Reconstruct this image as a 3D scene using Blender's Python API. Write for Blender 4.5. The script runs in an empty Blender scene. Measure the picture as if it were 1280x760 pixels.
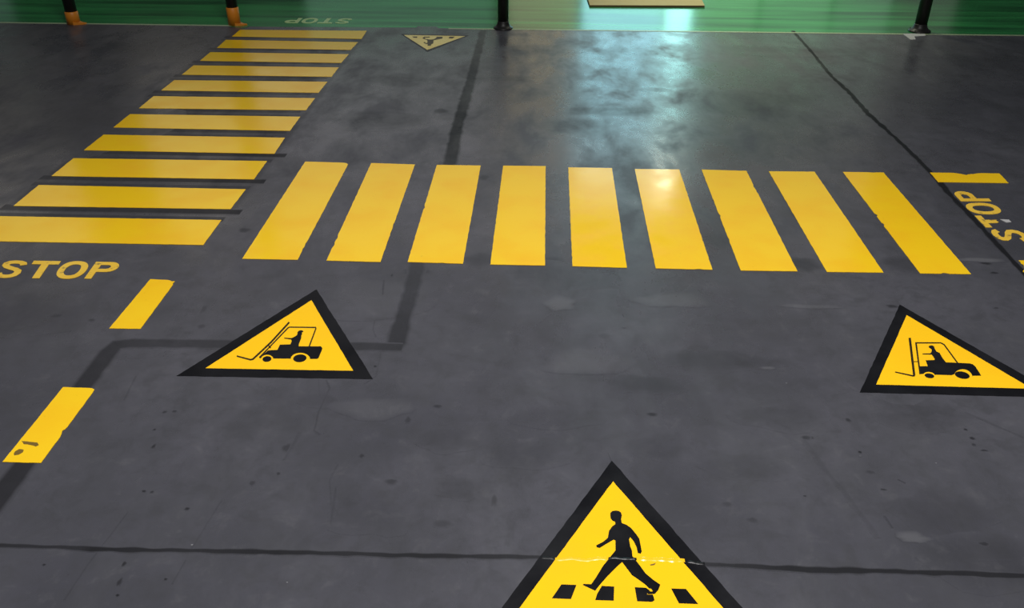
import bpy, bmesh, math, random
from mathutils import Vector, Matrix, noise
from mathutils.geometry import tessellate_polygon
random.seed(7)
C = bpy.context.scene.collection
S = bpy.context.scene

# ------------------------------------------------------------------ camera
F, PITCH, YAW, ROLL, H = 1081.739, 0.5376, 0.0359, 0.0049, 3.2
cp, sp, cy, sy = math.cos(PITCH), math.sin(PITCH), math.cos(YAW), math.sin(YAW)
fw = Vector((-sy*cp, cy*cp, -sp)); r0 = Vector((cy, sy, 0)); u0 = r0.cross(fw)
rr = r0*math.cos(ROLL) + u0*math.sin(ROLL)
uu = u0*math.cos(ROLL) - r0*math.sin(ROLL)
cam = bpy.data.cameras.new('camera'); co = bpy.data.objects.new('camera', cam); C.objects.link(co)
M = Matrix((rr, uu, -fw)).transposed().to_4x4(); M.translation = Vector((0, 0, H))
co.matrix_world = M
cam.sensor_width = 36; cam.sensor_fit = 'HORIZONTAL'; cam.lens = F*36/1280
S.camera = co
S.view_settings.view_transform = 'Standard'; S.view_settings.look = 'None'
S.view_settings.gamma = 1; S.view_settings.use_curve_mapping = False
S.view_settings.exposure = 0

def G(px, py):
    """floor point seen at a given point of the photograph"""
    d = fw*F + rr*(px-640) - uu*(py-380)
    k = -H/d.z
    return Vector((d.x*k, d.y*k))
def GP(pts): return [G(*p) for p in pts]

# ------------------------------------------------------------------ materials
def nmat(name):
    m = bpy.data.materials.new(name); m.use_nodes = True
    nt = m.node_tree; b = nt.nodes['Principled BSDF']
    return m, nt, b
def N(nt, t, **kw):
    n = nt.nodes.new(t)
    for k, v in kw.items(): setattr(n, k, v)
    return n
def pos(nt, scale=(1, 1, 1)):
    g = N(nt, 'ShaderNodeNewGeometry'); mp = N(nt, 'ShaderNodeMapping')
    mp.inputs['Scale'].default_value = scale
    nt.links.new(g.outputs['Position'], mp.inputs['Vector'])
    return mp.outputs['Vector']
def noi(nt, vec, scale, detail=4, rough=.55, dist=0.):
    n = N(nt, 'ShaderNodeTexNoise')
    n.inputs['Scale'].default_value = scale; n.inputs['Detail'].default_value = detail
    n.inputs['Roughness'].default_value = rough; n.inputs['Distortion'].default_value = dist
    nt.links.new(vec, n.inputs['Vector']); return n.outputs['Fac']
def ramp(nt, fac, stops):
    r = N(nt, 'ShaderNodeValToRGB'); e = r.color_ramp.elements
    while len(e) < len(stops): e.new(.5)
    for i, (p, c) in enumerate(stops):
        e[i].position = p; e[i].color = (c, c, c, 1) if not isinstance(c, tuple) else (*c, 1)
    nt.links.new(fac, r.inputs['Fac']); return r.outputs['Color']
def mixc(nt, fac, a, b, mode='MIX'):
    m = N(nt, 'ShaderNodeMix', data_type='RGBA', blend_type=mode)
    for sock, v in ((m.inputs[0], fac), (m.inputs[6], a), (m.inputs[7], b)):
        if isinstance(v, (int, float)): sock.default_value = v
        elif isinstance(v, tuple): sock.default_value = (*v, 1)
        else: nt.links.new(v, sock)
    return m.outputs[2]
def math_(nt, op, a, b=0.):
    m = N(nt, 'ShaderNodeMath', operation=op)
    for i, v in enumerate((a, b)):
        if isinstance(v, (int, float)): m.inputs[i].default_value = v
        else: nt.links.new(v, m.inputs[i])
    return m.outputs[0]
def bump(nt, b, h, strength, dist):
    n = N(nt, 'ShaderNodeBump'); n.inputs['Strength'].default_value = strength; n.inputs['Distance'].default_value = dist
    nt.links.new(h, n.inputs['Height']); nt.links.new(n.outputs['Normal'], b.inputs['Normal'])

def concrete():
    m, nt, b = nmat('sealed_grey_concrete')
    p = pos(nt); ps = pos(nt, (1.0, .5, 1))
    big = noi(nt, p, .55, 3, .5); mid = noi(nt, p, 2.3, 5, .6, .6); fine = noi(nt, p, 14, 4, .65); spk = noi(nt, p, 34, 2, .5); mot = noi(nt, p, 5.5, 5, .7, .4)
    c = mixc(nt, ramp(nt, big, [(.3, 0.), (.7, 1.)]), (.045, .045, .056), (.077, .076, .090))
    c = mixc(nt, ramp(nt, mid, [(.3, .42), (.62, 0.)]), c, (.040, .041, .046))
    c = mixc(nt, ramp(nt, mot, [(.36, .5), (.5, 0.)]), c, (.042, .042, .048))
    c = mixc(nt, ramp(nt, mot, [(.56, 0.), (.72, .30)]), c, (.105, .103, .112))
    c = mixc(nt, ramp(nt, fine, [(.35, .22), (.6, 0.)]), c, (.045, .045, .050))
    c = mixc(nt, ramp(nt, spk, [(.74, 0.), (.80, .5)]), c, (.022, .022, .026))
    a = N(nt, 'ShaderNodeAttribute', attribute_name='dark')
    c = mixc(nt, a.outputs['Fac'], c, (.009, .009, .011))
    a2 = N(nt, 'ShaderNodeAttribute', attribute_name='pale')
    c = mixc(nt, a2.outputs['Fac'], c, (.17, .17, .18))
    nt.links.new(c, b.inputs['Base Color'])
    sm = noi(nt, ps, 1.9, 6, .66, .25)
    ro = ramp(nt, sm, [(.35, .46), (.50, .30), (.64, .21)])
    ro = math_(nt, 'ADD', ro, math_(nt, 'MULTIPLY', a.outputs['Fac'], .22))
    nt.links.new(ro, b.inputs['Roughness'])
    sp_ = ramp(nt, sm, [(.33, .42), (.50, .65), (.66, .95)])
    nt.links.new(math_(nt, 'MULTIPLY', sp_, math_(nt, 'SUBTRACT', 1.0, math_(nt, 'MULTIPLY', a.outputs['Fac'], .75))), b.inputs['Specular IOR Level'])
    bump(nt, b, mid, .06, .012)
    return m
def green_floor():
    m, nt, b = nmat('glossy_green_floor_paint')
    st = noi(nt, pos(nt, (.25, 3.2, 1)), 1.1, 2, .45); wh = noi(nt, pos(nt), 1.1, 3, .5)
    c = mixc(nt, ramp(nt, st, [(.35, 1.), (.6, 0.)]), (.034, .26, .072), (.010, .095, .03))
    c = mixc(nt, ramp(nt, wh, [(.45, 0.), (.8, .35)]), c, (.045, .28, .10))
    nt.links.new(c, b.inputs['Base Color'])
    b.inputs['Roughness'].default_value = .20; b.inputs['Specular IOR Level'].default_value = .42; b.inputs['Specular Tint'].default_value = (.55, 1, .74, 1)
    bump(nt, b, st, .03, .01)
    return m
def paint(name, c1, c2, rough=.22, worn=0., spec=.5):
    m, nt, b = nmat(name)
    p = pos(nt); n1 = noi(nt, p, 2.6, 4, .55); n2 = noi(nt, p, 22, 3, .6)
    c = mixc(nt, ramp(nt, n1, [(.42, 0.), (.72, 1.)]), c1, c2)
    c = mixc(nt, ramp(nt, n2, [(.66, 0.), (.78, .25)]), c, tuple(v*.45 for v in c1))
    if worn:
        n3 = noi(nt, p, 13, 4, .65)
        c = mixc(nt, ramp(nt, n3, [(.56, 0.), (.68, worn)]), c, (.09, .075, .05))
    nt.links.new(c, b.inputs['Base Color'])
    nt.links.new(ramp(nt, n1, [(.35, rough*.8), (.7, rough*1.4)]), b.inputs['Roughness'])
    b.inputs['Specular IOR Level'].default_value = spec
    bump(nt, b, noi(nt, p, 5, 3, .5), .08, .01)
    return m
def plain(name, col, rough=.5, spec=.5, metal=0., var=.15):
    m, nt, b = nmat(name)
    n = noi(nt, pos(nt), 6, 4, .6)
    nt.links.new(mixc(nt, n, col, tuple(v*(1-var) for v in col)), b.inputs['Base Color'])
    b.inputs['Roughness'].default_value = rough; b.inputs['Specular IOR Level'].default_value = spec
    b.inputs['Metallic'].default_value = metal
    return m
def lit(name, col, s):
    m, nt, b = nmat(name)
    b.inputs['Base Color'].default_value = (.02, .02, .02, 1)
    b.inputs['Emission Color'].default_value = (*col, 1); b.inputs['Emission Strength'].default_value = s
    return m

CONC = concrete(); GREEN = green_floor()
YEL = paint('yellow_floor_tape', (.86, .54, .012), (.85, .48, .010), .16, 0, .4)
YELW = paint('worn_yellow_floor_paint', (.78, .50, .055), (.70, .42, .03), .35, .75)
YELF = paint('pale_yellow_sign_paint', (.86, .68, .22), (.80, .60, .15), .3, .3)  # paler yellow, used on the far sign
YELS = paint('yellow_sign_vinyl', (.88, .505, .009), (.87, .475, .008), .25, 0, .25)
BLK = paint('black_sign_vinyl', (.0045, .0045, .006), (.008, .008, .010), .35, 0, .2)
BLK2 = plain('black_post_paint', (.008, .0075, .007), .45, .3)
ORG = plain('orange_plastic', (.60, .20, .012), .45, .4)
SEAM = plain('dark_joint_filler', (.012, .012, .014), .7, .2)
PALE = plain('pale_edge_strip', (.34, .42, .25), .4)
LETG = plain('faded_green_white_lettering', (.44, .62, .24), .3)
TAN = plain('tan_board', (.38, .31, .14), .7, .15)
TAND = plain('dark_board_edge', (.09, .04, .012), .6)
PAP = plain('pale_paper', (.42, .42, .42), .6)
WALL = plain('dim_grey_wall', (.10, .12, .11), .8, .2)
DARK = plain('dark_steel', (.02, .022, .024), .7, .2)

# ------------------------------------------------------------------ mesh helpers
def link(name, bm, mats, parent=None):
    me = bpy.data.meshes.new(name); bm.normal_update(); bm.to_mesh(me); bm.free()
    for m in (mats if isinstance(mats, (list, tuple)) else [mats]): me.materials.append(m)
    o = bpy.data.objects.new(name, me); C.objects.link(o)
    if parent: o.parent = parent
    return o
def prism(bm, loops, z0, z1, mi=0):
    """solid slab from outline loops (first outer, rest holes) in metres"""
    def area(l): return sum(l[i].x*l[(i+1) % len(l)].y-l[(i+1) % len(l)].x*l[i].y for i in range(len(l)))
    loops = [list(l) for l in loops]
    for i, l in enumerate(loops):
        if (area(l) > 0) != (i == 0): l.reverse()
    flat = [v for l in loops for v in l]
    tris = tessellate_polygon([[Vector((v.x, v.y, 0)) for v in l] for l in loops])
    top = [bm.verts.new((v.x, v.y, z1)) for v in flat]; bot = [bm.verts.new((v.x, v.y, z0)) for v in flat]
    for t in tris:
        a, b, c = (flat[i] for i in t)
        if (b.x-a.x)*(c.y-a.y)-(b.y-a.y)*(c.x-a.x) < 0: t = (t[0], t[2], t[1])
        try:
            f = bm.faces.new([top[i] for i in t]); f.material_index = mi
            f = bm.faces.new([bot[i] for i in reversed(t)]); f.material_index = mi
        except ValueError: pass
    k = 0
    for l in loops:
        n = len(l)
        for i in range(n):
            j = (i+1) % n
            f = bm.faces.new((bot[k+i], bot[k+j], top[k+j], top[k+i])); f.material_index = mi
        k += n
def box(bm, a, b, mi=0):
    prism(bm, [[Vector((a[0], a[1])), Vector((b[0], a[1])), Vector((b[0], b[1])), Vector((a[0], b[1]))]], a[2], b[2], mi)
def rough(poly, amp=.0013, step=.03, chips=()):
    out = []; n = len(poly); cen = sum(poly, Vector((0, 0)))/n
    for i in range(n):
        a, b = poly[i], poly[(i+1) % n]; L = (b-a).length; k = max(1, int(L/step))
        nn = Vector((-(b-a).y, (b-a).x)).normalized()
        for q in range(k):
            t = q/k; p = a.lerp(b, t)
            if q: p = p + nn*amp*noise.noise(Vector((p.x*17, p.y*17, 3.1)))*2.2
            for cx, r, d in chips:
                w = (p-cx).length
                if w < r: p = p + (cen-p).normalized()*d*(1-w/r)*(.6+.8*random.random())
            out.append(p)
    return out
def stroke(pts, w):
    """outline around a polyline; w one width or one per point"""
    n = len(pts); ws = w if isinstance(w, (list, tuple)) else [w]*n
    pts = [Vector(p) for p in pts]; L = []; R = []
    for i, p in enumerate(pts):
        a = pts[max(i-1, 0)]; b = pts[min(i+1, n-1)]
        d1 = (p-a).normalized() if i else (b-p).normalized(); d2 = (b-p).normalized() if i < n-1 else d1
        d = (d1+d2).normalized(); nn = Vector((-d.y, d.x)); k = ws[i]/2/max(.35, d.dot(d1))
        L.append(p+nn*k); R.append(p-nn*k)
    return L+R[::-1]
def arc(cx, cy_, rx, ry, a0, a1, n=14, tilt=0):
    o = []
    for i in range(n+1):
        a = math.radians(a0+(a1-a0)*i/n); x, y = rx*math.cos(a), ry*math.sin(a); t = math.radians(tilt)
        o.append((cx+x*math.cos(t)-y*math.sin(t), cy_+x*math.sin(t)+y*math.cos(t)))
    return o
def tag(o, label, cat=None, group=None):
    o['label'] = label
    if cat: o['category'] = cat
    if group: o['group'] = group
    return o
def thing(name, loc, label, cat, group=None):
    o = bpy.data.objects.new(name, None); C.objects.link(o); o.location = loc; o.empty_display_size = .1
    tag(o, label, cat, group); return o
def shift(o, t):
    """keep world placement of a mesh written in world metres under an Empty at t"""
    o.matrix_parent_inverse = Matrix.Translation(-t.location); return o
def struct(o): o['kind'] = 'structure'; return o

# ------------------------------------------------------------------ floor with its stains, cracks, scuffs and a painted dim corner
fl = bmesh.new()
FD = fl.verts.layers.float.new('dark'); FP = fl.verts.layers.float.new('pale')
WY = lambda x: 13.63 + .006*max(0, x+2)            # the edge of the green floor
zt = [0.00025]
def soft_strip(bm, L, pts, w, d, layer, jit=.15, step=.05, edge=.55):
    """irregular soft-edged band along ground points; w, d: one per point"""
    zt[0] += .000004; z = zt[0]
    P = [];
    for i in range(len(pts)-1):
        k = max(1, int((pts[i+1]-pts[i]).length/step))
        for q in range(k):
            t = q/k; P.append((pts[i].lerp(pts[i+1], t), w[i]*(1-t)+w[i+1]*t, d[i]*(1-t)+d[i+1]*t))
    P.append((pts[-1], w[-1], d[-1])); rows = []
    for i, (p, ww, dd) in enumerate(P):
        a = P[max(i-1, 0)][0]; b = P[min(i+1, len(P)-1)][0]; t = (b-a).normalized(); nn = Vector((-t.y, t.x))
        j1 = 1+jit*2*noise.noise(Vector((p.x*11, p.y*11, 1))); j2 = 1+jit*2*noise.noise(Vector((p.x*11, p.y*11, 9)))
        row = []
        for s, v in ((-1, 0), (-edge, 1), (edge, 1), (1, 0)):
            q = p+nn*ww/2*s*(j1 if s < 0 else j2)
            vt = bm.verts.new((q.x, q.y, z)); vt[L] = v*dd; row.append(vt)
        rows.append(row)
    for a, b in zip(rows, rows[1:]):
        for k in range(3):
            f = bm.faces.new((a[k], a[k+1], b[k+1], b[k]))
            if f.normal.z < 0 or True:
                f.normal_update()
                if f.normal.z < 0: f.normal_flip()
def blob(px, py, rx, ry, d, L=None, ang=0):
    """soft stain, or painted dim patch, of rx, ry metres centred on a floor point"""
    L = L or FD; zt[0] += .000004; z = zt[0]; c = G(px, py); rings = []
    for k, (s, v) in enumerate(((.45, 1), (.75, .6), (1, 0))):
        ring = []
        for i in range(20):
            a = i*math.tau/20; j = 1+.45*noise.noise(Vector((math.cos(a)*1.3+px, math.sin(a)*1.3+py, k*.2)))
            x, y = rx*s*j*math.cos(a), ry*s*j*math.sin(a)
            vt = fl.verts.new((c.x+x*math.cos(ang)-y*math.sin(ang), c.y+x*math.sin(ang)+y*math.cos(ang), z)); vt[L] = v*d; ring.append(vt)
        rings.append(ring)
    cv = fl.verts.new((c.x, c.y, z)); cv[L] = d
    for i in range(20):
        j = (i+1) % 20
        fl.faces.new((cv, rings[0][i], rings[0][j]))
        for k in (0, 1): fl.faces.new((rings[k][i], rings[k+1][i], rings[k+1][j], rings[k][j]))
# slab
edge_x = [-14+i*.5 for i in range(61)]
pa = [G(305, 36), G(312, 33.2), G(340, 33.5), G(470, 34.2), G(520, 34.4), G(522, 32.8), G(546, 33), G(548, 35), G(600, 37)]
line = [Vector((x, WY(x))) for x in edge_x if x < pa[0].x-.02] + pa + [Vector((x, WY(x))) for x in edge_x if x > pa[-1].x+.02]
prism(fl, [[Vector((-14, -4)), Vector((16, -4))] + line[::-1]], -.15, 0)
for v in fl.verts: v[FD] = 0; v[FP] = 0
# tyre-blackened ground under the long crosswalk (between its stripes)
soft_strip(fl, FD, [G(468, 36), G(226, 340)][:0] or [Vector((-3.705, 6.75)), Vector((-3.705, 13.4))], [2.08, 2.08], [.30, .30], FD, .01, .2, .96)
for ly in (6.87, 7.556, 8.234, 8.913, 9.596, 10.262, 10.948, 11.612, 12.284, 12.957):
    near_ = ly < 8.4
    x1 = (-2.62 if near_ else -2.78)+.10*noise.noise(Vector((ly*3, 0, 0)))
    soft_strip(fl, FD, [Vector((-4.76, ly-.045)), Vector((x1, ly-.045))], [.15, .13], [.55, .85 if near_ else .6], FD, .05, .2, .55)
    soft_strip(fl, FD, [Vector((-4.76, ly-.20)), Vector((x1-.1, ly-.20))], [.12, .12], [.4, .55], FD, .05, .2, .55)
for (x, y, rx, ry, d) in [(920, 128, 1.0, .55, .38), (725, 160, .6, .35, .22), (770, 140, .55, .2, .35), (820, 112, .25, .12, .35), (640, 98, .3, .16, .3), (500, 100, .5, .3, .25),
        (552, 139, .10, .09, .45), (480, 150, .7, .35, .22), (60, 150, 1.4, 1.2, .28), (655, 255, .06, .09, .4), (605, 222, .05, .09, .4), (690, 330, .16, .12, .4), (600, 325, .14, .12, .35),  # the widest patch, far left, paints in the dim corner of the hall
        (1005, 330, .16, .14, .45), (895, 300, .2, .16, .25), (1130, 330, .2, .14, .35), (1232, 329, .05, .03, .8), (1243, 341, .04, .02, .8), (560, 205, .12, .12, .5), (520, 340, .12, .07, .4),
        (305, 288, .05, .05, .5), (700, 345, .5, .25, .18), (900, 450, .4, .14, .3), (805, 480, .25, .12, .35), (815, 518, .035, .02, .7), (812, 377, .04, .03, .55), (755, 420, .05, .04, .3),
        (822, 560, .2, .14, .2), (930, 585, .25, .12, .22), (1010, 547, .04, .015, .7), (1007, 547, .03, .02, .6), (1075, 565, .012, .012, .9), (1060, 525, .02, .02, .6), (1088, 590, .03, .015, .4),
        (1215, 548, .02, .015, .8), (1207, 537, .012, .012, .8), (1230, 563, .025, .008, .8), (1217, 556, .014, .014, .6), (1104, 612, .02, .008, .7), (1006, 620, .01, .006, .8), (910, 630, .03, .02, .4), (940, 650, .03, .02, .4),
        (1180, 640, .3, .2, .25), (1240, 700, .3, .2, .3), (1230, 680, .03, .015, .7), (1150, 520, .3, .2, .25), (358, 560, .025, .04, .5), (348, 592, .013, .012, .6), (315, 604, .018, .022, .5),
        (489, 602, .035, .03, .55), (452, 570, .015, .02, .6), (234, 636, .018, .012, .8), (180, 614, .012, .012, .8), (192, 558, .012, .02, .7), (206, 515, .015, .015, .6), (547, 508, .03, .018, .6), (510, 525, .02, .035, .5),
        (618, 625, .016, .05, .5), (552, 655, .06, .03, .4), (575, 610, .15, .09, .22), (155, 705, .012, .018, .8), (149, 728, .012, .03, .7), (147, 744, .01, .01, .9), (207, 724, .01, .008, .9), (55, 706, .01, .008, .8),
        (218, 514, .02, .01, .6), (469, 458, .012, .012, .8), (447, 357, .015, .015, .7), (490, 344, .01, .02, .5), (255, 386, .02, .06, .3), (252, 408, .03, .03, .4), (1115, 383, .05, .025, .7),
        (1245, 385, .02, .012, .6), (780, 410, .02, .01, .4), (980, 520, .3, .14, .22), (460, 640, .2, .2, .15), (650, 570, .25, .12, .2), (1120, 470, .4, .3, .18), (40, 395, .5, .3, .15),
        (70, 395, .05, .03, .4), (115, 400, .03, .02, .5), (193, 537, .01, .01, .7), (190, 615, .012, .01, .7), (400, 500, .12, .09, .15), (560, 550, .2, .13, .2), (700, 520, .3, .12, .12)]:
    blob(x, y, rx, ry, d)
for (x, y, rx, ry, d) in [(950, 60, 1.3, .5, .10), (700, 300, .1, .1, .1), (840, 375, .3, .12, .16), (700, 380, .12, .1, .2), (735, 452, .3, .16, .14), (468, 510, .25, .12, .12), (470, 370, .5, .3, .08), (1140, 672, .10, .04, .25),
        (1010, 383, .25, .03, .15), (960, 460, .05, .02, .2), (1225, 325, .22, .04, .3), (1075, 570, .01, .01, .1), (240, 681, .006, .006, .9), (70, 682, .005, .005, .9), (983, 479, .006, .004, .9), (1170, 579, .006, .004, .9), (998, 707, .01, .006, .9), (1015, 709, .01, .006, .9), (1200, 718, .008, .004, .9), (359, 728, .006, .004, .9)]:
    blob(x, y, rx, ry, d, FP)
def crack(px, w=.008, d=.5): soft_strip(fl, FD, GP(px), [w*1.2]*len(px), [d*.6]*len(px), FD, .5, .04, .4)
crack([(408, 475), (412, 485), (398, 515), (393, 538), (400, 543)], .012, .5)
crack([(422, 580), (412, 600), (416, 650)], .008, .3)
crack([(398, 470), (400, 505)], .006, .3); crack([(420, 610), (413, 655)], .014, .35)
crack([(375, 540), (355, 575)], .02, .3); crack([(277, 625), (240, 685)], .008, .3)
crack([(80, 750), (110, 705), (160, 640)], .007, .3); crack([(215, 730), (232, 700)], .006, .4)
crack([(1005, 550), (1030, 585), (1060, 620), (1098, 673)], .03, .28)
crack([(1105, 645), (1116, 660)], .014, .6); crack([(1183, 655), (1188, 665)], .01, .5)
crack([(1122, 599), (1132, 604)], .014, .8); crack([(1206, 515), (1240, 530), (1280, 547)], .015, .35)
crack([(469, 400), (466, 412), (470, 421)], .01, .45); crack([(476, 440), (470, 470), (455, 480)], .008, .3)
crack([(480, 350), (478, 368)], .015, .35); crack([(1222, 700), (1265, 700)], .008, .5)
crack([(155, 500), (170, 470)], .012, .4); crack([(640, 61), (700, 60), (760, 63), (830, 62)], .40, .30)
crack([(900, 61), (980, 62), (1080, 64)], .35, .30); crack([(760, 566), (765, 578)], .008, .5)
struct(link('floor', fl, CONC))

gf = bmesh.new()
prism(gf, [line + [Vector((18, 25.5)), Vector((-20, 25.5))]], -.15, -.0005)
struct(link('floor_green', gf, GREEN))

# the saw-cut joints, the dark repair band and the pale edging: bands let into the floor
def band(name, pts, w, d, jit, step=.04, edge=.5):
    bm = bmesh.new(); L = bm.verts.layers.float.new('dark'); bm.verts.layers.float.new('pale')
    zt[0] = max(zt[0], .0008); soft_strip(bm, L, pts, w, d, L, jit, step, edge); return struct(link(name, bm, CONC))
j = [(-40, 681), (0, 682), (100, 685), (115, 687), (240, 688), (345, 691), (440, 692), (530, 695), (640, 696), (700, 697), (890, 706), (985, 710), (1010, 713), (1100, 714), (1280, 720), (1330, 721)]
band('trim_1', GP(j), [.028, .028, .032, .038, .034, .040, .034, .038, .033, .033, .03, .046, .05, .046, .036, .034], [.8, .8, .8, .95, .85, .95, .85, .95, .85, .8, .8, .95, .95, .95, .9, .9], .3, .02, .55)
k = [(991, 38.5), (1012, 62), (1040, 96), (1060, 114), (1085, 142), (1130, 182), (1165, 217), (1187, 243), (1220, 277), (1262, 322), (1290, 352), (1320, 383)]
band('trim_2', GP(k), [.06, .06, .06, .07, .08, .06, .06, .075, .06, .06, .06, .06], [1]*12, .3, .05, .6)
t1 = [(604, 38), (590, 95), (577, 140), (571, 160), (564, 198), (543, 265), (521, 332), (511, 375), (504, 395), (496, 428), (490, 438)]
band('trim_3', GP(t1), [.13, .15, .17, .16, .17, .14, .14, .13, .15, .15, .15], [.55, .7, .85, .88, .8, .5, .42, .48, .66, .7, .6], .16, .06, .6)
t2 = [(503, 434), (400, 432), (260, 430), (165, 429), (146, 431), (136, 440), (112, 472), (72, 525), (30, 580), (-30, 660)]
band('trim_4', GP(t2), [.115, .115, .12, .13, .16, .16, .155, .15, .155, .17], [.66, .56, .56, .6, .66, .68, .72, .75, .78, .8], .10, .06, .62)
bm = bmesh.new()
for a, b in ((-14, G(298, 32).x), (G(560, 37).x, 16)):
    n = 40; up = []; dn = []
    for i in range(n+1):
        x = a+(b-a)*i/n; up.append(Vector((x, WY(x)+.028))); dn.append(Vector((x, WY(x)-.028)))
    prism(bm, [dn+up[::-1]], -.0004, .003)
struct(link('trim_5', bm, PALE))

# ------------------------------------------------------------------ crosswalk stripes
R_ = [[(381.5,202.4),(436.2,203.9),(372,325.1),(302.9,323.8)],[(464,204.2),(518.7,206),(475.6,327.9),(408.1,326.1)],[(546,206.5),(600.9,207.3),(578.7,330),(509.6,327.9)],[(628.9,207.5),(682,208),(681.2,332.3),(612.9,331)],[(710.3,209.6),(765,210.4),(783.6,335.1),(715.5,333.1)],[(793.4,211.7),(849,212.2),(890.5,337.5),(819.6,335.9)],[(876.9,212.4),(933,214),(996.7,339.5),(925.8,338.5)],[(960.8,214.5),(1018.1,215),(1104.2,341.1),(1033.5,340.3)],[(1053.4,215.3),(1104.2,216),(1213.7,343.1),(1150,342.1)]]
L_ = [[(-26,270.2),(276.8,275.5),(254.2,306.6),(-60,301)],[(48.6,231.7),(307.3,237),(288.2,261.7),(17,257.7)],[(91.9,198.2),(333.9,201.7),(317.4,224.5),(64.5,220.3)],[(129.5,168.7),(356.2,172.5),(343,192.5),(105,188)],[(162.5,143),(375.5,146.2),(362.5,163.8),(142,159.5)],[(192,120.5),(393.8,123),(382.5,138),(173.8,135.5)],[(218,100.5),(409.2,102.5),(398.2,116.2),(201.5,113.2)],[(242,82),(423.5,84.5),(414.5,96.2),(227.5,93.5)],[(263,65.5),(436.2,68),(426.5,78.8),(250,76.2)],[(282.5,50),(447.5,53),(438.5,62.5),(271.2,60)],[(300,37.5),(458.5,38.8),(452,48.8),(290,45.8)]]
chipsR = {0: [((380, 306), .06, .03), ((379, 312), .03, .03), ((436, 204), .05, .03)], 1: [((424, 298), .05, .025), ((418, 307), .05, .02), ((492, 281), .03, .012)], 2: [((530, 260), .03, .012), ((552, 330), .03, .012)],
          4: [((716, 323), .03, .02)], 5: [((874, 337), .03, .02), ((818, 325), .05, .012)], 6: [((941, 233), .10, .03), ((944, 240), .04, .02), ((910, 300), .06, .015), ((898, 270), .04, .012)],
          7: [((1000, 300), .03, .01)], 8: [((1095, 269), .03, .02), ((1103, 281), .03, .02), ((1182, 343), .03, .02), ((1090, 215), .03, .015)]}
ordn = ['first', 'second', 'third', 'fourth', 'fifth', 'sixth', 'seventh', 'eighth', 'ninth', 'tenth', 'eleventh']
def stripe(quad, label, group, chips=(), name='crosswalk_stripe', cat='crosswalk stripe', mat=None, z=.0028):
    pts = GP(quad); c = sum(pts, Vector((0, 0)))/4; bm = bmesh.new()
    ch = [(G(*p)-c, r, d) for p, r, d in chips]
    prism(bm, [rough([p-c for p in pts], chips=ch, step=.022)], 0, z)
    o = link(name, bm, mat or YEL); o.location = (c.x, c.y, .0012); tag(o, label, cat, group); return o
extraR = {0: 'leftmost stripe of the wide middle crosswalk, leaning strongly to the right', 3: 'fourth stripe from the left of the wide middle crosswalk, standing almost upright',
          4: 'middle stripe of the wide middle crosswalk, its far end pale with reflected light', 5: 'sixth stripe of the wide middle crosswalk, a bright glint at its far end',
          6: 'seventh stripe of the wide middle crosswalk, right edge chipped near its far end', 8: 'rightmost stripe of the wide middle crosswalk, next to the diagonal floor joint'}
for i, q in enumerate(R_):
    stripe(q, 'yellow ' + extraR.get(i, '%s stripe from the left of the wide middle crosswalk' % ordn[i]), 'stripes of the wide middle crosswalk', chipsR.get(i, ()))
chipsL = {5: [((229, 121), .06, .03), ((213, 135), .05, .02)]}
for i, q in enumerate(L_):
    lab = 'yellow %s stripe counted from the near end of the long left crosswalk' % ordn[i]
    if i == 0: lab = 'nearest and longest yellow stripe of the left crosswalk, just beyond the near STOP lettering'
    if i == 10: lab = 'farthest yellow stripe of the left crosswalk, beside the green floor edge'
    stripe(q, lab, 'stripes of the long left crosswalk', chipsL.get(i, ()))
stripe([(188, 349.5), (220.5, 350.8), (175.7, 411.5), (136.6, 411)], 'short yellow dash right below the near STOP lettering', 'yellow lane dashes', [((220, 352), .06, .035)], 'lane_dash', 'lane dash')
d2 = stripe([(79, 484.5), (120, 485.7), (51.3, 579.2), (3.2, 578)], 'short yellow dash at the left edge with two brown scuffs on its near end', 'yellow lane dashes', [((80, 540), .03, .018), ((120, 486), .04, .012)], 'lane_dash', 'lane dash')
stripe([(1162.5, 216.1), (1249, 217.2), (1260.6, 229.2), (1172.6, 227.9)], 'yellow dash lying crosswise above the sideways STOP lettering at the right', 'yellow lane dashes', [((1208, 216.6), .14, .05)], 'lane_dash', 'lane dash')
stripe([(1273, 326), (1362, 327), (1375, 343.5), (1276, 341)], 'chipped yellow dash cut by the right edge, below the sideways STOP lettering', 'yellow lane dashes', [((1270, 332), .10, .04), ((1274, 338), .08, .04)], 'lane_dash', 'lane dash')
BR = plain('brown_rubber_scuff', (.17, .10, .012), .6)
for px in ([(19, 565), (24, 562), (30, 563), (29, 566), (24, 569), (18, 570)], [(27, 552), (38, 553), (47, 554), (49, 557), (45, 559), (38, 557), (30, 556)]):
    bm = bmesh.new(); c = Vector(d2.location[:2]); prism(bm, [rough([p-c for p in GP(px)], .004, .015)], .0028, .0031)
    o = link('scuff_mark', bm, BR, d2); o['label'] = 'brown scuff'
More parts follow.
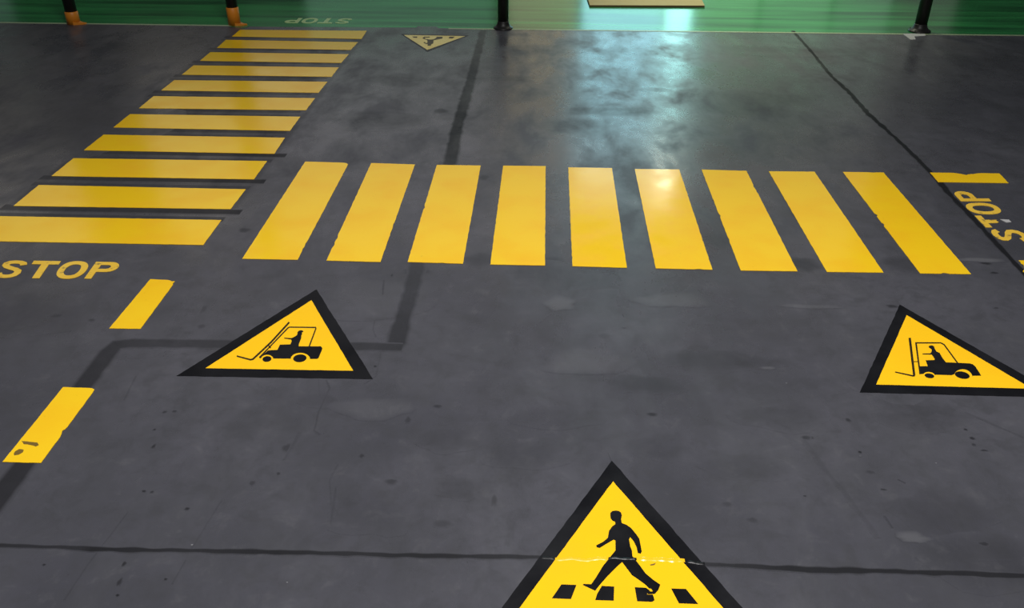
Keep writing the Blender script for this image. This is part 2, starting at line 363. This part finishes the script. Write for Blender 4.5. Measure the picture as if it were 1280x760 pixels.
# ------------------------------------------------------------------ STOP letterings
def letter_loops(ch):
    if ch == 'T': return [[(0, 1), (0, .80), (.36, .80), (.36, 0), (.64, 0), (.64, .80), (1, .80), (1, 1)]]
    if ch == 'O':
        def se(rx, ry):
            return [(.5+rx*math.copysign(abs(math.cos(a))**.86, math.cos(a)), .5+ry*math.copysign(abs(math.sin(a))**.86, math.sin(a))) for a in [i*math.tau/36 for i in range(36)]]
        return [se(.51, .52), se(.27, .33)]
    if ch == 'P':
        o = [(0, 0), (0, 1), (.55, 1)] + [(.62+.38*math.cos(a), .70+.30*math.sin(a)) for a in [math.radians(80-i*16) for i in range(11)]] + [(.55, .40), (.27, .40), (.27, 0)]
        i_ = [(.27, .82), (.27, .58), (.55, .58), (.66, .61), (.71, .70), (.66, .79), (.55, .82)]
        return [o, i_]
    # S : a centre line swept with a thick stroke, in a box .62 as wide as high
    cl = [(.565, .74), (.53, .84), (.44, .895), (.31, .91), (.19, .885), (.115, .81), (.11, .715), (.17, .63), (.30, .555), (.43, .49), (.52, .41), (.535, .30), (.49, .18), (.39, .11), (.28, .09), (.16, .11), (.08, .18), (.06, .28)]
    return [[(p.x/.62, p.y) for p in stroke(cl, .175)]]
def lettering(TL, TR, BR_, BL, label, mat, z=.0028, worn_t=False, base=.0):
    tl, tr, br, bl = (G(*p) for p in (TL, TR, BR_, BL)); c = (tl+tr+br+bl)/4
    t = thing('stop_lettering', (c.x, c.y, base), label, 'floor lettering', 'STOP letterings on the floor')
    for ch, a, b in (('S', 0, .205), ('T', .25, .48), ('O', .51, .745), ('P', .78, 1)):
        loops = []
        ll = letter_loops(ch)
        if ch == 'T' and worn_t: ll = [[(0, 1), (0, .80), (.36, .80), (.38, .50), (.44, .44), (.55, .48), (.63, .43), (.64, .80), (1, .80), (1, 1)]]
        for l in ll:
            o = []
            for u, v in l:
                u = a+(b-a)*u; o.append((bl.lerp(br, u)).lerp(tl.lerp(tr, u), v)-c)
            loops.append(o)
        bm = bmesh.new(); prism(bm, loops, 0, z); ob = link('letter', bm, mat, t)
        ob['label'] = 'letter ' + ch
    return t
lettering((6, 325.7), (152.7, 328.3), (137.5, 348.9), (-8.6, 347.8), 'worn yellow word STOP below the left crosswalk, cut by the left edge', YELW, base=.0012)
lettering((1248.1, 301.5), (1189.2, 239.5), (1226.5, 239.5), (1290, 301.5), 'yellow word STOP turned sideways by the diagonal joint at the right edge', YELW, worn_t=True, base=.0012)
lettering((434.7, 29.6), (354, 28.8), (360.5, 22.6), (441, 23.2), 'faded word STOP upside down on the green floor behind the left crosswalk', LETG, base=.0002)

# ------------------------------------------------------------------ warning signs stuck on the floor
def inter(a, b, c, d):
    r = b-a; s = d-c; t = ((c-a).x*s.y-(c-a).y*s.x)/(r.x*s.y-r.y*s.x); return a+r*t
def slab(parent, name, mat, loops, z0, z1, amp=0, label=None, extra=()):
    c = Vector(parent.location[:2]) if parent.parent is None else Vector(parent.parent.location[:2])
    bm = bmesh.new()
    for lp in [loops]+list(extra):
        prism(bm, [[p-c for p in (rough(l, amp, .03) if amp else l)] for l in lp], z0, z1)
    o = link(name, bm, mat, parent)
    if label: o['label'] = label
    return o
def sign(outer, inner, label, group):
    c = sum(outer, Vector((0, 0)))/3
    t = thing('floor_warning_sign', (c.x, c.y, .0012), label, 'warning sign', group)
    slab(t, 'border', BLK, [outer], 0, .0014, .002, 'black border'); slab(t, 'panel', YELS, [inner], .0014, .0020, .001, 'yellow triangular panel')
    return t
def crop(ox, oy, s): return lambda pts: [G(ox+x/s, oy+y/s) for x, y in pts]
GRP = 'forklift warning signs'
# left forklift sign
t = sign(GP([(395.6, 362), (466.3, 474), (220.5, 470.2)]), GP([(389.3, 375.7), (441.6, 463.9), (256.8, 460.7)]), 'left triangular forklift warning sign lying below the left crosswalk, near the dark band', GRP)
c = crop(290, 370, 7.6)
body = [(260, 592), (345, 520), (432, 516), (456, 466), (560, 463), (635, 482), (845, 482), (860, 500), (850, 530), (822, 595), (808, 602), (742, 602)] + arc(650, 602, 92, 58, 0, -180) + [(555, 600), (394, 598)] + arc(335, 602, 58, 40, -5, -165) + [(268, 598)]
fk = slab(t, 'forklift_symbol', BLK, [c(body)], .0020, .0025, 0, 'black forklift body')
slab(fk, 'wheel', BLK, [c(arc(333, 603, 43, 27, 0, 345, 22, -8))], .0020, .0025)
slab(fk, 'wheel', BLK, [c(arc(645, 596, 64, 37, 0, 345, 24, -6))], .0020, .0025)
BRN = plain('thin_black_line_vinyl', (.02, .012, .004), .4)
slab(fk, 'mast', BRN, [c(stroke([(545, 253), (370, 445), (200, 604), (176, 610), (46, 575)], [17, 17, 17, 15, 14]))], .0020, .0026)
slab(fk, 'cab_frame', BRN, [c(stroke([(262, 590), (350, 497), (530, 310), (545, 300), (795, 303), (797, 315), (733, 486)], [16, 12, 12, 11, 12, 12, 13]))], .0020, .0027, extra=[[c(stroke([(340, 462), (368, 500)], 12))]])
slab(fk, 'driver', BLK, [c([(621, 352), (632, 335), (655, 329), (676, 334), (677, 346), (662, 352), (668, 364), (660, 378), (658, 405), (648, 430), (636, 460), (634, 490), (548, 480), (560, 452), (568, 432), (562, 418), (498, 409), (496, 400), (566, 404), (585, 396), (610, 382), (622, 368)])], .0020, .0028, 0, 'driver figure')
# right forklift sign
oa, ob_, oc, od = G(1124.5, 381), G(1280, 469.5), G(1074.7, 490.7), G(1280, 496.2); orr = inter(oa, ob_, oc, od)
ia, ib, ic, idd = G(1133.2, 394.3), G(1280, 480.6), G(1095, 481.1), G(1280, 486.1); irr = inter(ia, ib, ic, idd)
t = sign([oa, orr, oc], [ia, irr, ic], 'right triangular forklift warning sign cut by the right edge of the view', GRP)
c = crop(1110, 410, 9.5)
body = [(365, 460), (470, 458), (445, 388), (550, 385), (690, 412), (965, 425), (1005, 436), (1032, 458), (1075, 522), (1105, 572), (1000, 573)] + arc(890, 590, 112, 95, -10, -168, 14, 8) + [(752, 566), (565, 560)] + arc(487, 572, 72, 45, -12, -160, 12, 6) + [(378, 555)]
fk = slab(t, 'forklift_symbol', BLK, [c(body)], .0020, .0025, 0, 'black forklift body')
slab(fk, 'wheel', BLK, [c(arc(490, 573, 58, 28, 0, 345, 22, 10))], .0020, .0025)
slab(fk, 'wheel', BLK, [c(arc(880, 565, 90, 42, 0, 345, 24, 12))], .0020, .0025)
slab(fk, 'mast', BRN, [c(stroke([(256, 122), (310, 570)], 28))], .0020, .0026, extra=[[c(stroke([(318, 574), (295, 574), (82, 528)], [16, 18, 14]))]])
slab(fk, 'cab_frame', BRN, [c(stroke([(380, 555), (331, 184), (345, 182), (625, 182), (665, 203), (825, 422)], [18, 20, 15, 15, 15, 16]))], .0020, .0027, extra=[[c(stroke([(300, 405), (362, 405)], 9))]])
slab(fk, 'driver', BLK, [c([(479, 226), (492, 215), (520, 211), (545, 224), (555, 255), (575, 285), (610, 300), (625, 325), (645, 362), (692, 420), (545, 420), (552, 372), (535, 345), (518, 322), (410, 319), (408, 309), (500, 307), (513, 292), (518, 268), (512, 254), (490, 242)])], .0020, .0028, 0, 'driver figure')
# pedestrian sign in front
A = G(764.7, 576.3); l_, r_ = G(627.1, 760), G(927.9, 760); k1 = 1.27/(l_-A).length
A2 = G(766.3, 602.1); l2, r2 = G(649.5, 760), G(903.4, 760); bot = A.lerp(l_, k1); bor = A.lerp(r_, 1.27/(r_-A).length)
nrm = Vector((0, .07))
il = inter(A2, l2, bot+nrm, bor+nrm); ir = inter(A2, r2, bot+nrm, bor+nrm)
t = sign([A, bor, bot], [A2, ir, il], 'large triangular pedestrian crossing sign in front, creased where it crosses the floor joint', 'pedestrian warning signs')
c = crop(680, 620, 5.4286)
walker = [(449, 135), (450, 118), (462, 106), (485, 102), (508, 105), (523, 116), (528, 135), (523, 160), (528, 187), (560, 199), (590, 220), (625, 262), (646, 292), (655, 335), (663, 380), (656, 395), (636, 391), (628, 352), (608, 310), (585, 283), (577, 296), (585, 345), (597, 375), (600, 412), (640, 462), (690, 530), (745, 575), (789, 605), (775, 642), (752, 668), (702, 670), (700, 655), (738, 650), (728, 634), (712, 630), (690, 607), (640, 570), (596, 540), (560, 492), (530, 452), (500, 478), (430, 548), (378, 607), (347, 647), (320, 634), (262, 607), (268, 600), (320, 602), (350, 560), (400, 478), (440, 428), (485, 372), (484, 305), (472, 300), (420, 330), (378, 356), (357, 352), (354, 338), (400, 315), (432, 288), (441, 240), (462, 210), (484, 194), (482, 178), (466, 172), (452, 156)]
slab(t, 'walker_symbol', BLK, [c(walker)], .0020, .0026, 0, 'black walking figure')
for q in ([(118, 603), (220, 607), (183, 703), (53, 698)], [(392, 613), (476, 618), (473, 714), (347, 710), (360, 668)], [(615, 622), (690, 626), (712, 640), (722, 652), (700, 655), (700, 672), (738, 672), (750, 710), (735, 722), (632, 718)], [(862, 631), (963, 634), (1047, 737), (915, 732)]):
    slab(t, 'crossing_block', BLK, [c(q)], .0020, .0024)
def crease(t, name, px, w, h, mat, seed):
    """a puckered ridge of vinyl along the joint below the sign"""
    P = GP(px); cc = Vector(t.location[:2]); bm = bmesh.new(); pts = []
    for i in range(len(P)-1):
        for q in range(14): pts.append(P[i].lerp(P[i+1], q/14)-cc)
    pts.append(P[-1]-cc); rows = []
    for i, p in enumerate(pts):
        e = min(1, i/2, (len(pts)-1-i)/2); k = .5+.9*abs(noise.noise(Vector((p.x*22, seed, 0)))*2); off = .010*noise.noise(Vector((p.x*15, seed+5, 0)))
        rows.append([bm.verts.new((p.x, p.y+off+w*s*(.7+.5*k), .0016+h*z_*k*e)) for s, z_ in ((-1, 0), (-.45, .8), (0, 1), (.45, .7), (1, 0))])
    for a, b in zip(rows, rows[1:]):
        for k in range(4): 
            f = bm.faces.new((a[k], b[k], b[k+1], a[k+1])); f.smooth = True
    o = link(name, bm, mat, t); return o
YC = paint('creased_yellow_vinyl', (.88, .505, .009), (.87, .475, .008), .30)
crease(t, 'crease', [(694, 698.5), (720, 700), (761, 699)], .010, .004, YC, 1)['label'] = 'puckered yellow crease left of the figure'
crease(t, 'crease', [(797, 699), (830, 700), (856, 702)], .011, .004, YC, 2)['label'] = 'puckered yellow crease right of the figure'
crease(t, 'crease', [(760, 699), (778, 698.5), (796, 699.5)], .008, .005, BLK, 3)['label'] = 'black crease across the hips'
crease(t, 'crease', [(676, 697), (694, 698.5)], .008, .004, BLK, 4)['label'] = 'black crease in the left border'
crease(t, 'crease', [(857, 702), (881, 705)], .008, .004, BLK, 5)['label'] = 'black crease in the right border'
bm = bmesh.new(); cc = Vector(t.location[:2])
prism(bm, [[p-cc for p in GP([(812, 706.5), (818, 705), (820, 704), (818, 707), (813, 707.5)])]], .0026, .0030); link('chip', bm, BR, t)['label'] = 'brown chip in the vinyl'
# far pedestrian sign, upside down
fo = GP([(501.5, 42.6), (585.5, 44.4), (534.3, 64.6)]); fi = GP([(504.8, 43.9), (581.5, 45.4), (534.1, 62.6)])
t = sign(fo, fi, 'small far pedestrian warning sign upside down beside the far end of the left crosswalk', 'pedestrian warning signs')
for o in t.children:
    if o.name.startswith('panel'): o.data.materials[0] = YELF
    if o.name.startswith('border'): o.data.materials[0] = plain('grey_sign_border', (.028, .028, .030), .5)
c = crop(500, 35, 14.22)
FB = plain('faded_brown_symbol', (.07, .05, .02), .5)
slab(t, 'walker_symbol', FB, [c([(490, 320), (545, 322), (560, 290), (590, 280), (595, 240), (600, 222), (680, 205), (755, 190), (760, 160), (650, 158), (645, 178), (600, 205), (545, 212), (500, 205), (450, 195), (440, 175), (530, 170), (525, 158), (430, 158), (400, 185), (420, 200), (480, 215), (490, 240), (485, 268), (455, 268), (440, 250), (415, 262), (440, 280), (490, 290)])], .0020, .0026)
for q in ([(215, 155), (310, 155), (300, 178), (245, 178)], [(880, 158), (975, 158), (935, 188), (862, 188)]):
    slab(t, 'crossing_block', FB, [c(q)], .0020, .0024)

# ------------------------------------------------------------------ posts, board, scrap
def lathe(bm, prof, n=28, mi=0, cx=0, cy_=0):
    rings = [[bm.verts.new((cx+r*math.cos(i*math.tau/n), cy_+r*math.sin(i*math.tau/n), z)) for i in range(n)] for r, z in prof]
    for a, b in zip(rings, rings[1:]):
        for i in range(n):
            f = bm.faces.new((a[i], a[(i+1) % n], b[(i+1) % n], b[i])); f.smooth = True; f.material_index = mi
    bm.faces.new(rings[-1]); bm.faces.new(rings[0][::-1])
def post(px, py, rad, label, orange=None, flange=True):
    g = G(px, py); t = thing('bollard', (g.x, g.y, 0), label, 'bollard', 'black posts along the green floor edge')
    bm = bmesh.new(); z0 = 0
    lathe(bm, [(rad, 0), (rad, 1.06), (rad*.92, 1.085), (rad*.6, 1.10), (.004, 1.105)]); link('pole', bm, BLK2, t)
    if flange:
        bm = bmesh.new(); lathe(bm, [(rad*1.85, 0), (rad*1.85, .012), (rad*1.75, .022), (rad*1.45, .035), (rad*1.2, .06), (rad*1.06, .10), (rad*1.02, .115)]); f = link('base_flange', bm, BLK2, t)
        for a in range(4):
            bm = bmesh.new(); an = math.pi/4+a*math.pi/2; lathe(bm, [(.012, .012), (.012, .030), (.006, .034)], 8, 0, rad*1.62*math.cos(an), rad*1.62*math.sin(an)); link('bolt', bm, DARK, f)
    if orange:
        bm = bmesh.new(); lathe(bm, [(rad*1.12, .0), (rad*1.12, orange-.01), (rad*1.02, orange)]); s = link('protective_sleeve', bm, ORG, t); s['label'] = 'orange protective sleeve'
        bm = bmesh.new(); R2 = rad*1.1
        prism(bm, [[Vector((R2*.4, -R2*1.05)), Vector((R2*1.7, -R2*.6)), Vector((R2*2.15, .0)), Vector((R2*1.5, R2*.3)), Vector((R2*.6, R2*.4))]], 0, .045); f = link('sleeve_foot', bm, ORG, s)
        for v in f.data.vertices:
            if v.co.z > .02 and v.co.x > R2*1.2: v.co.z = .02
    return t
post(92.5, 29.6, .088, 'black post with an orange sleeved foot, nearest the left edge', .19, False)
post(293.5, 31.0, .084, 'black post with a taller orange sleeve, beside the far end of the left crosswalk', .27, False)
post(629, 35.5, .082, 'black post with a flared base at the middle of the green floor edge')
post(1149, 39.0, .090, 'black post with a wide flared base at the right, over a pale scrap')
# tan board
q = GP([(737.2, 8.6), (880.5, 9.2)]); w0, w1 = q
bm = bmesh.new(); pts = [w0, w1, Vector((w1.x+.05, w1.y+1.0)), Vector((w0.x-.03, w0.y+1.0))]; c0 = sum(pts, Vector((0, 0)))/4
prism(bm, [[p-c0 for p in pts]], .022, .030); box(bm, (-.78, -.30, .012), (.78, .42, .022))
t = thing('floor_board', (c0.x, c0.y, 0), 'tan flat board lying on the green floor at the top of the view', 'board')
link('panel', bm, TAN, t)
bm = bmesh.new(); f = [p-c0 for p in pts]; e = .004
prism(bm, [[f[0]+Vector((-e, -e)), f[1]+Vector((e, -e)), f[1]+Vector((-.03, .028)), f[0]+Vector((.03, .028))]], 0, .024)
prism(bm, [[f[1]+Vector((e, 0)), f[2]+Vector((e, 0)), f[2]+Vector((-.03, 0)), f[1]+Vector((-.03, .02))]], 0, .0239)
prism(bm, [[f[0]+Vector((-e, 0)), f[0]+Vector((.03, .02)), f[3]+Vector((.03, 0)), f[3]+Vector((-e, 0))]], 0, .0239)
link('edging', bm, TAND, t)['label'] = 'dark brown edging'
# scrap
bm = bmesh.new(); pp = GP([(1128.5, 42.6), (1140, 42.2), (1156, 42.6), (1157, 45), (1143, 45.8), (1144.5, 49.5), (1138, 49.8)]); c1 = sum(pp, Vector((0, 0)))/len(pp)
prism(bm, [[p-c1 for p in pp]], 0, .004); o = link('paper_scrap', bm, PAP); o.location = (c1.x, c1.y, .001)
tag(o, 'pale torn scrap lying at the foot of the right post', 'scrap')
bm = bmesh.new(); pp = GP([(1250, 274.5), (1261, 275), (1264, 278), (1258, 278.5)]); c1 = sum(pp, Vector((0, 0)))/len(pp)
prism(bm, [[p-c1 for p in pp]], 0, .003); o = link('paper_scrap', bm, PAP); o.location = (c1.x, c1.y, .001)
tag(o, 'small white sliver where the T of the sideways STOP lettering is worn away', 'scrap')

# ------------------------------------------------------------------ the far end of the hall (it lights the floor and shows in its gloss)
D = 24.0
def wallpt(px, py):
    """where the mirror image seen at this floor point stands on the far wall"""
    d = fw*F + rr*(px-640) - uu*(py-380); k = D/d.y
    return d.x*k, -(H+d.z*k)
bm = bmesh.new(); box(bm, (-20, D, 0), (18, D+.2, 10.6))
for x in (-19.8, -8.55, 11.3, 17.8): box(bm, (x-.16, D-.25, 0), (x+.16, D, 10.6))
struct(link('wall_back', bm, WALL))
def glow_window(n, x0, x1, z0, z1, col, s, bars=2):  # unseen glowing panes, placed and tinted for the reflections on the floor
    bm = bmesh.new(); y = D-.02; t_ = .035
    for a, b in (((x0-t_, z0-t_), (x0, z1+t_)), ((x1, z0-t_), (x1+t_, z1+t_)), ((x0, z0-t_), (x1, z0)), ((x0, z1), (x1, z1+t_))):
        box(bm, (a[0], y-.06, max(a[1], 0)), (b[0], y, max(b[1], .01)))
    for i in range(1, bars):
        z = z0+(z1-z0)*i/bars; box(bm, (x0, y-.05, z-.015), (x1, y, z+.015))
    w = struct(link('glow_window_%d' % n, bm, DARK))
    bm = bmesh.new(); box(bm, (x0, y-.02, z0), (x1, y-.005, z1)); link('pane', bm, lit('glow_pane_%d' % n, col, s), w)
X = lambda px: wallpt(px, 25)[0]
glow_window(1, X(830), X(863), .05, 5.0, (.48, 1, .98), 4.6, 1)
glow_window(2, X(727), X(826), .05, 5.8, (.44, .88, 1.0), 2.6, 3)
glow_window(3, X(634), X(722), .05, 4.6, (1, .90, .60), .55, 3)
glow_window(4, X(385), X(618), .05, 3.0, (.50, .95, .70), .27, 3)
glow_window(5, X(866), X(945), .05, 4.4, (.60, 1, .66), .62, 3)
glow_window(6, X(-30), X(22), .05, 3.0, (.6, .9, .8), .15, 3)
glow_window(7, -19.6, -14.1, 6.2, 10, (1, .93, .80), .52, 3)
glow_window(8, -11.6, -8.85, 4.0, 10, (1, .93, .80), .42, 3)
glow_window(9, -8.22, -1.4, 3.15, 10, (.95, .93, .95), .42, 3)
glow_window(10, X(948), X(1035), .05, 4.4, (.62, 1, .70), .50, 3)  # this and the next two added to fade the reflected glow rightwards
glow_window(11, X(1038), X(1110), .3, 4.4, (.70, .98, .78), .36, 3)
glow_window(12, X(1113), X(1190), .6, 4.2, (.85, .92, .80), .16, 3)
glow_window(13, -1.3, .85, 4.8, 10, (1, .95, .80), .50, 3)  # added upper pane, makes the stripes reflect paler
glow_window(15, .92, 3.88, 6.0, 7.3, (.9, 1, .98), 2.2, 1)  # added pane for the pale reflection on the fifth stripe's far end
glow_window(14, 3.95, 9.5, 4.9, 10, (1, .95, .85), .30, 3)

def area(name, loc, size, power, col, aim=None):
    l = bpy.data.lights.new(name, 'AREA'); l.shape = 'RECTANGLE'; l.size, l.size_y = size; l.energy = power; l.color = col
    o = bpy.data.objects.new(name, l); C.objects.link(o); o.location = loc
    d = (Vector(aim) if aim else Vector((loc[0], loc[1], 0)))-Vector(loc); o.rotation_euler = d.to_track_quat('-Z', 'Y').to_euler(); return o
area('high_bay_lamp', (.5, 2.5, 9.5), (3.0, 3.0), 1270, (1, .985, .97))
area('aisle_lamp', (2.33, 15.6, 3.2), (.30, .30), 13, (1, 1, .78))
sl = bpy.data.lights.new('green_fill_spot', 'SPOT'); sl.energy = 1300; sl.color = (1, 1, .72); sl.spot_size = math.radians(68); sl.spot_blend = 1; sl.shadow_soft_size = .15  # added spot, brightens the green floor beside the cyan reflection
so = bpy.data.objects.new('green_fill_spot', sl); C.objects.link(so); so.location = (3.4, 16.8, 6.0)
so.rotation_euler = (Vector((3.1, 14.9, 0))-so.location).to_track_quat('-Z', 'Y').to_euler()
w = bpy.data.worlds.new('hall_ambient'); S.world = w; w.use_nodes = True
w.node_tree.nodes['Background'].inputs['Color'].default_value = (.92, .96, 1, 1)
w.node_tree.nodes['Background'].inputs['Strength'].default_value = .085
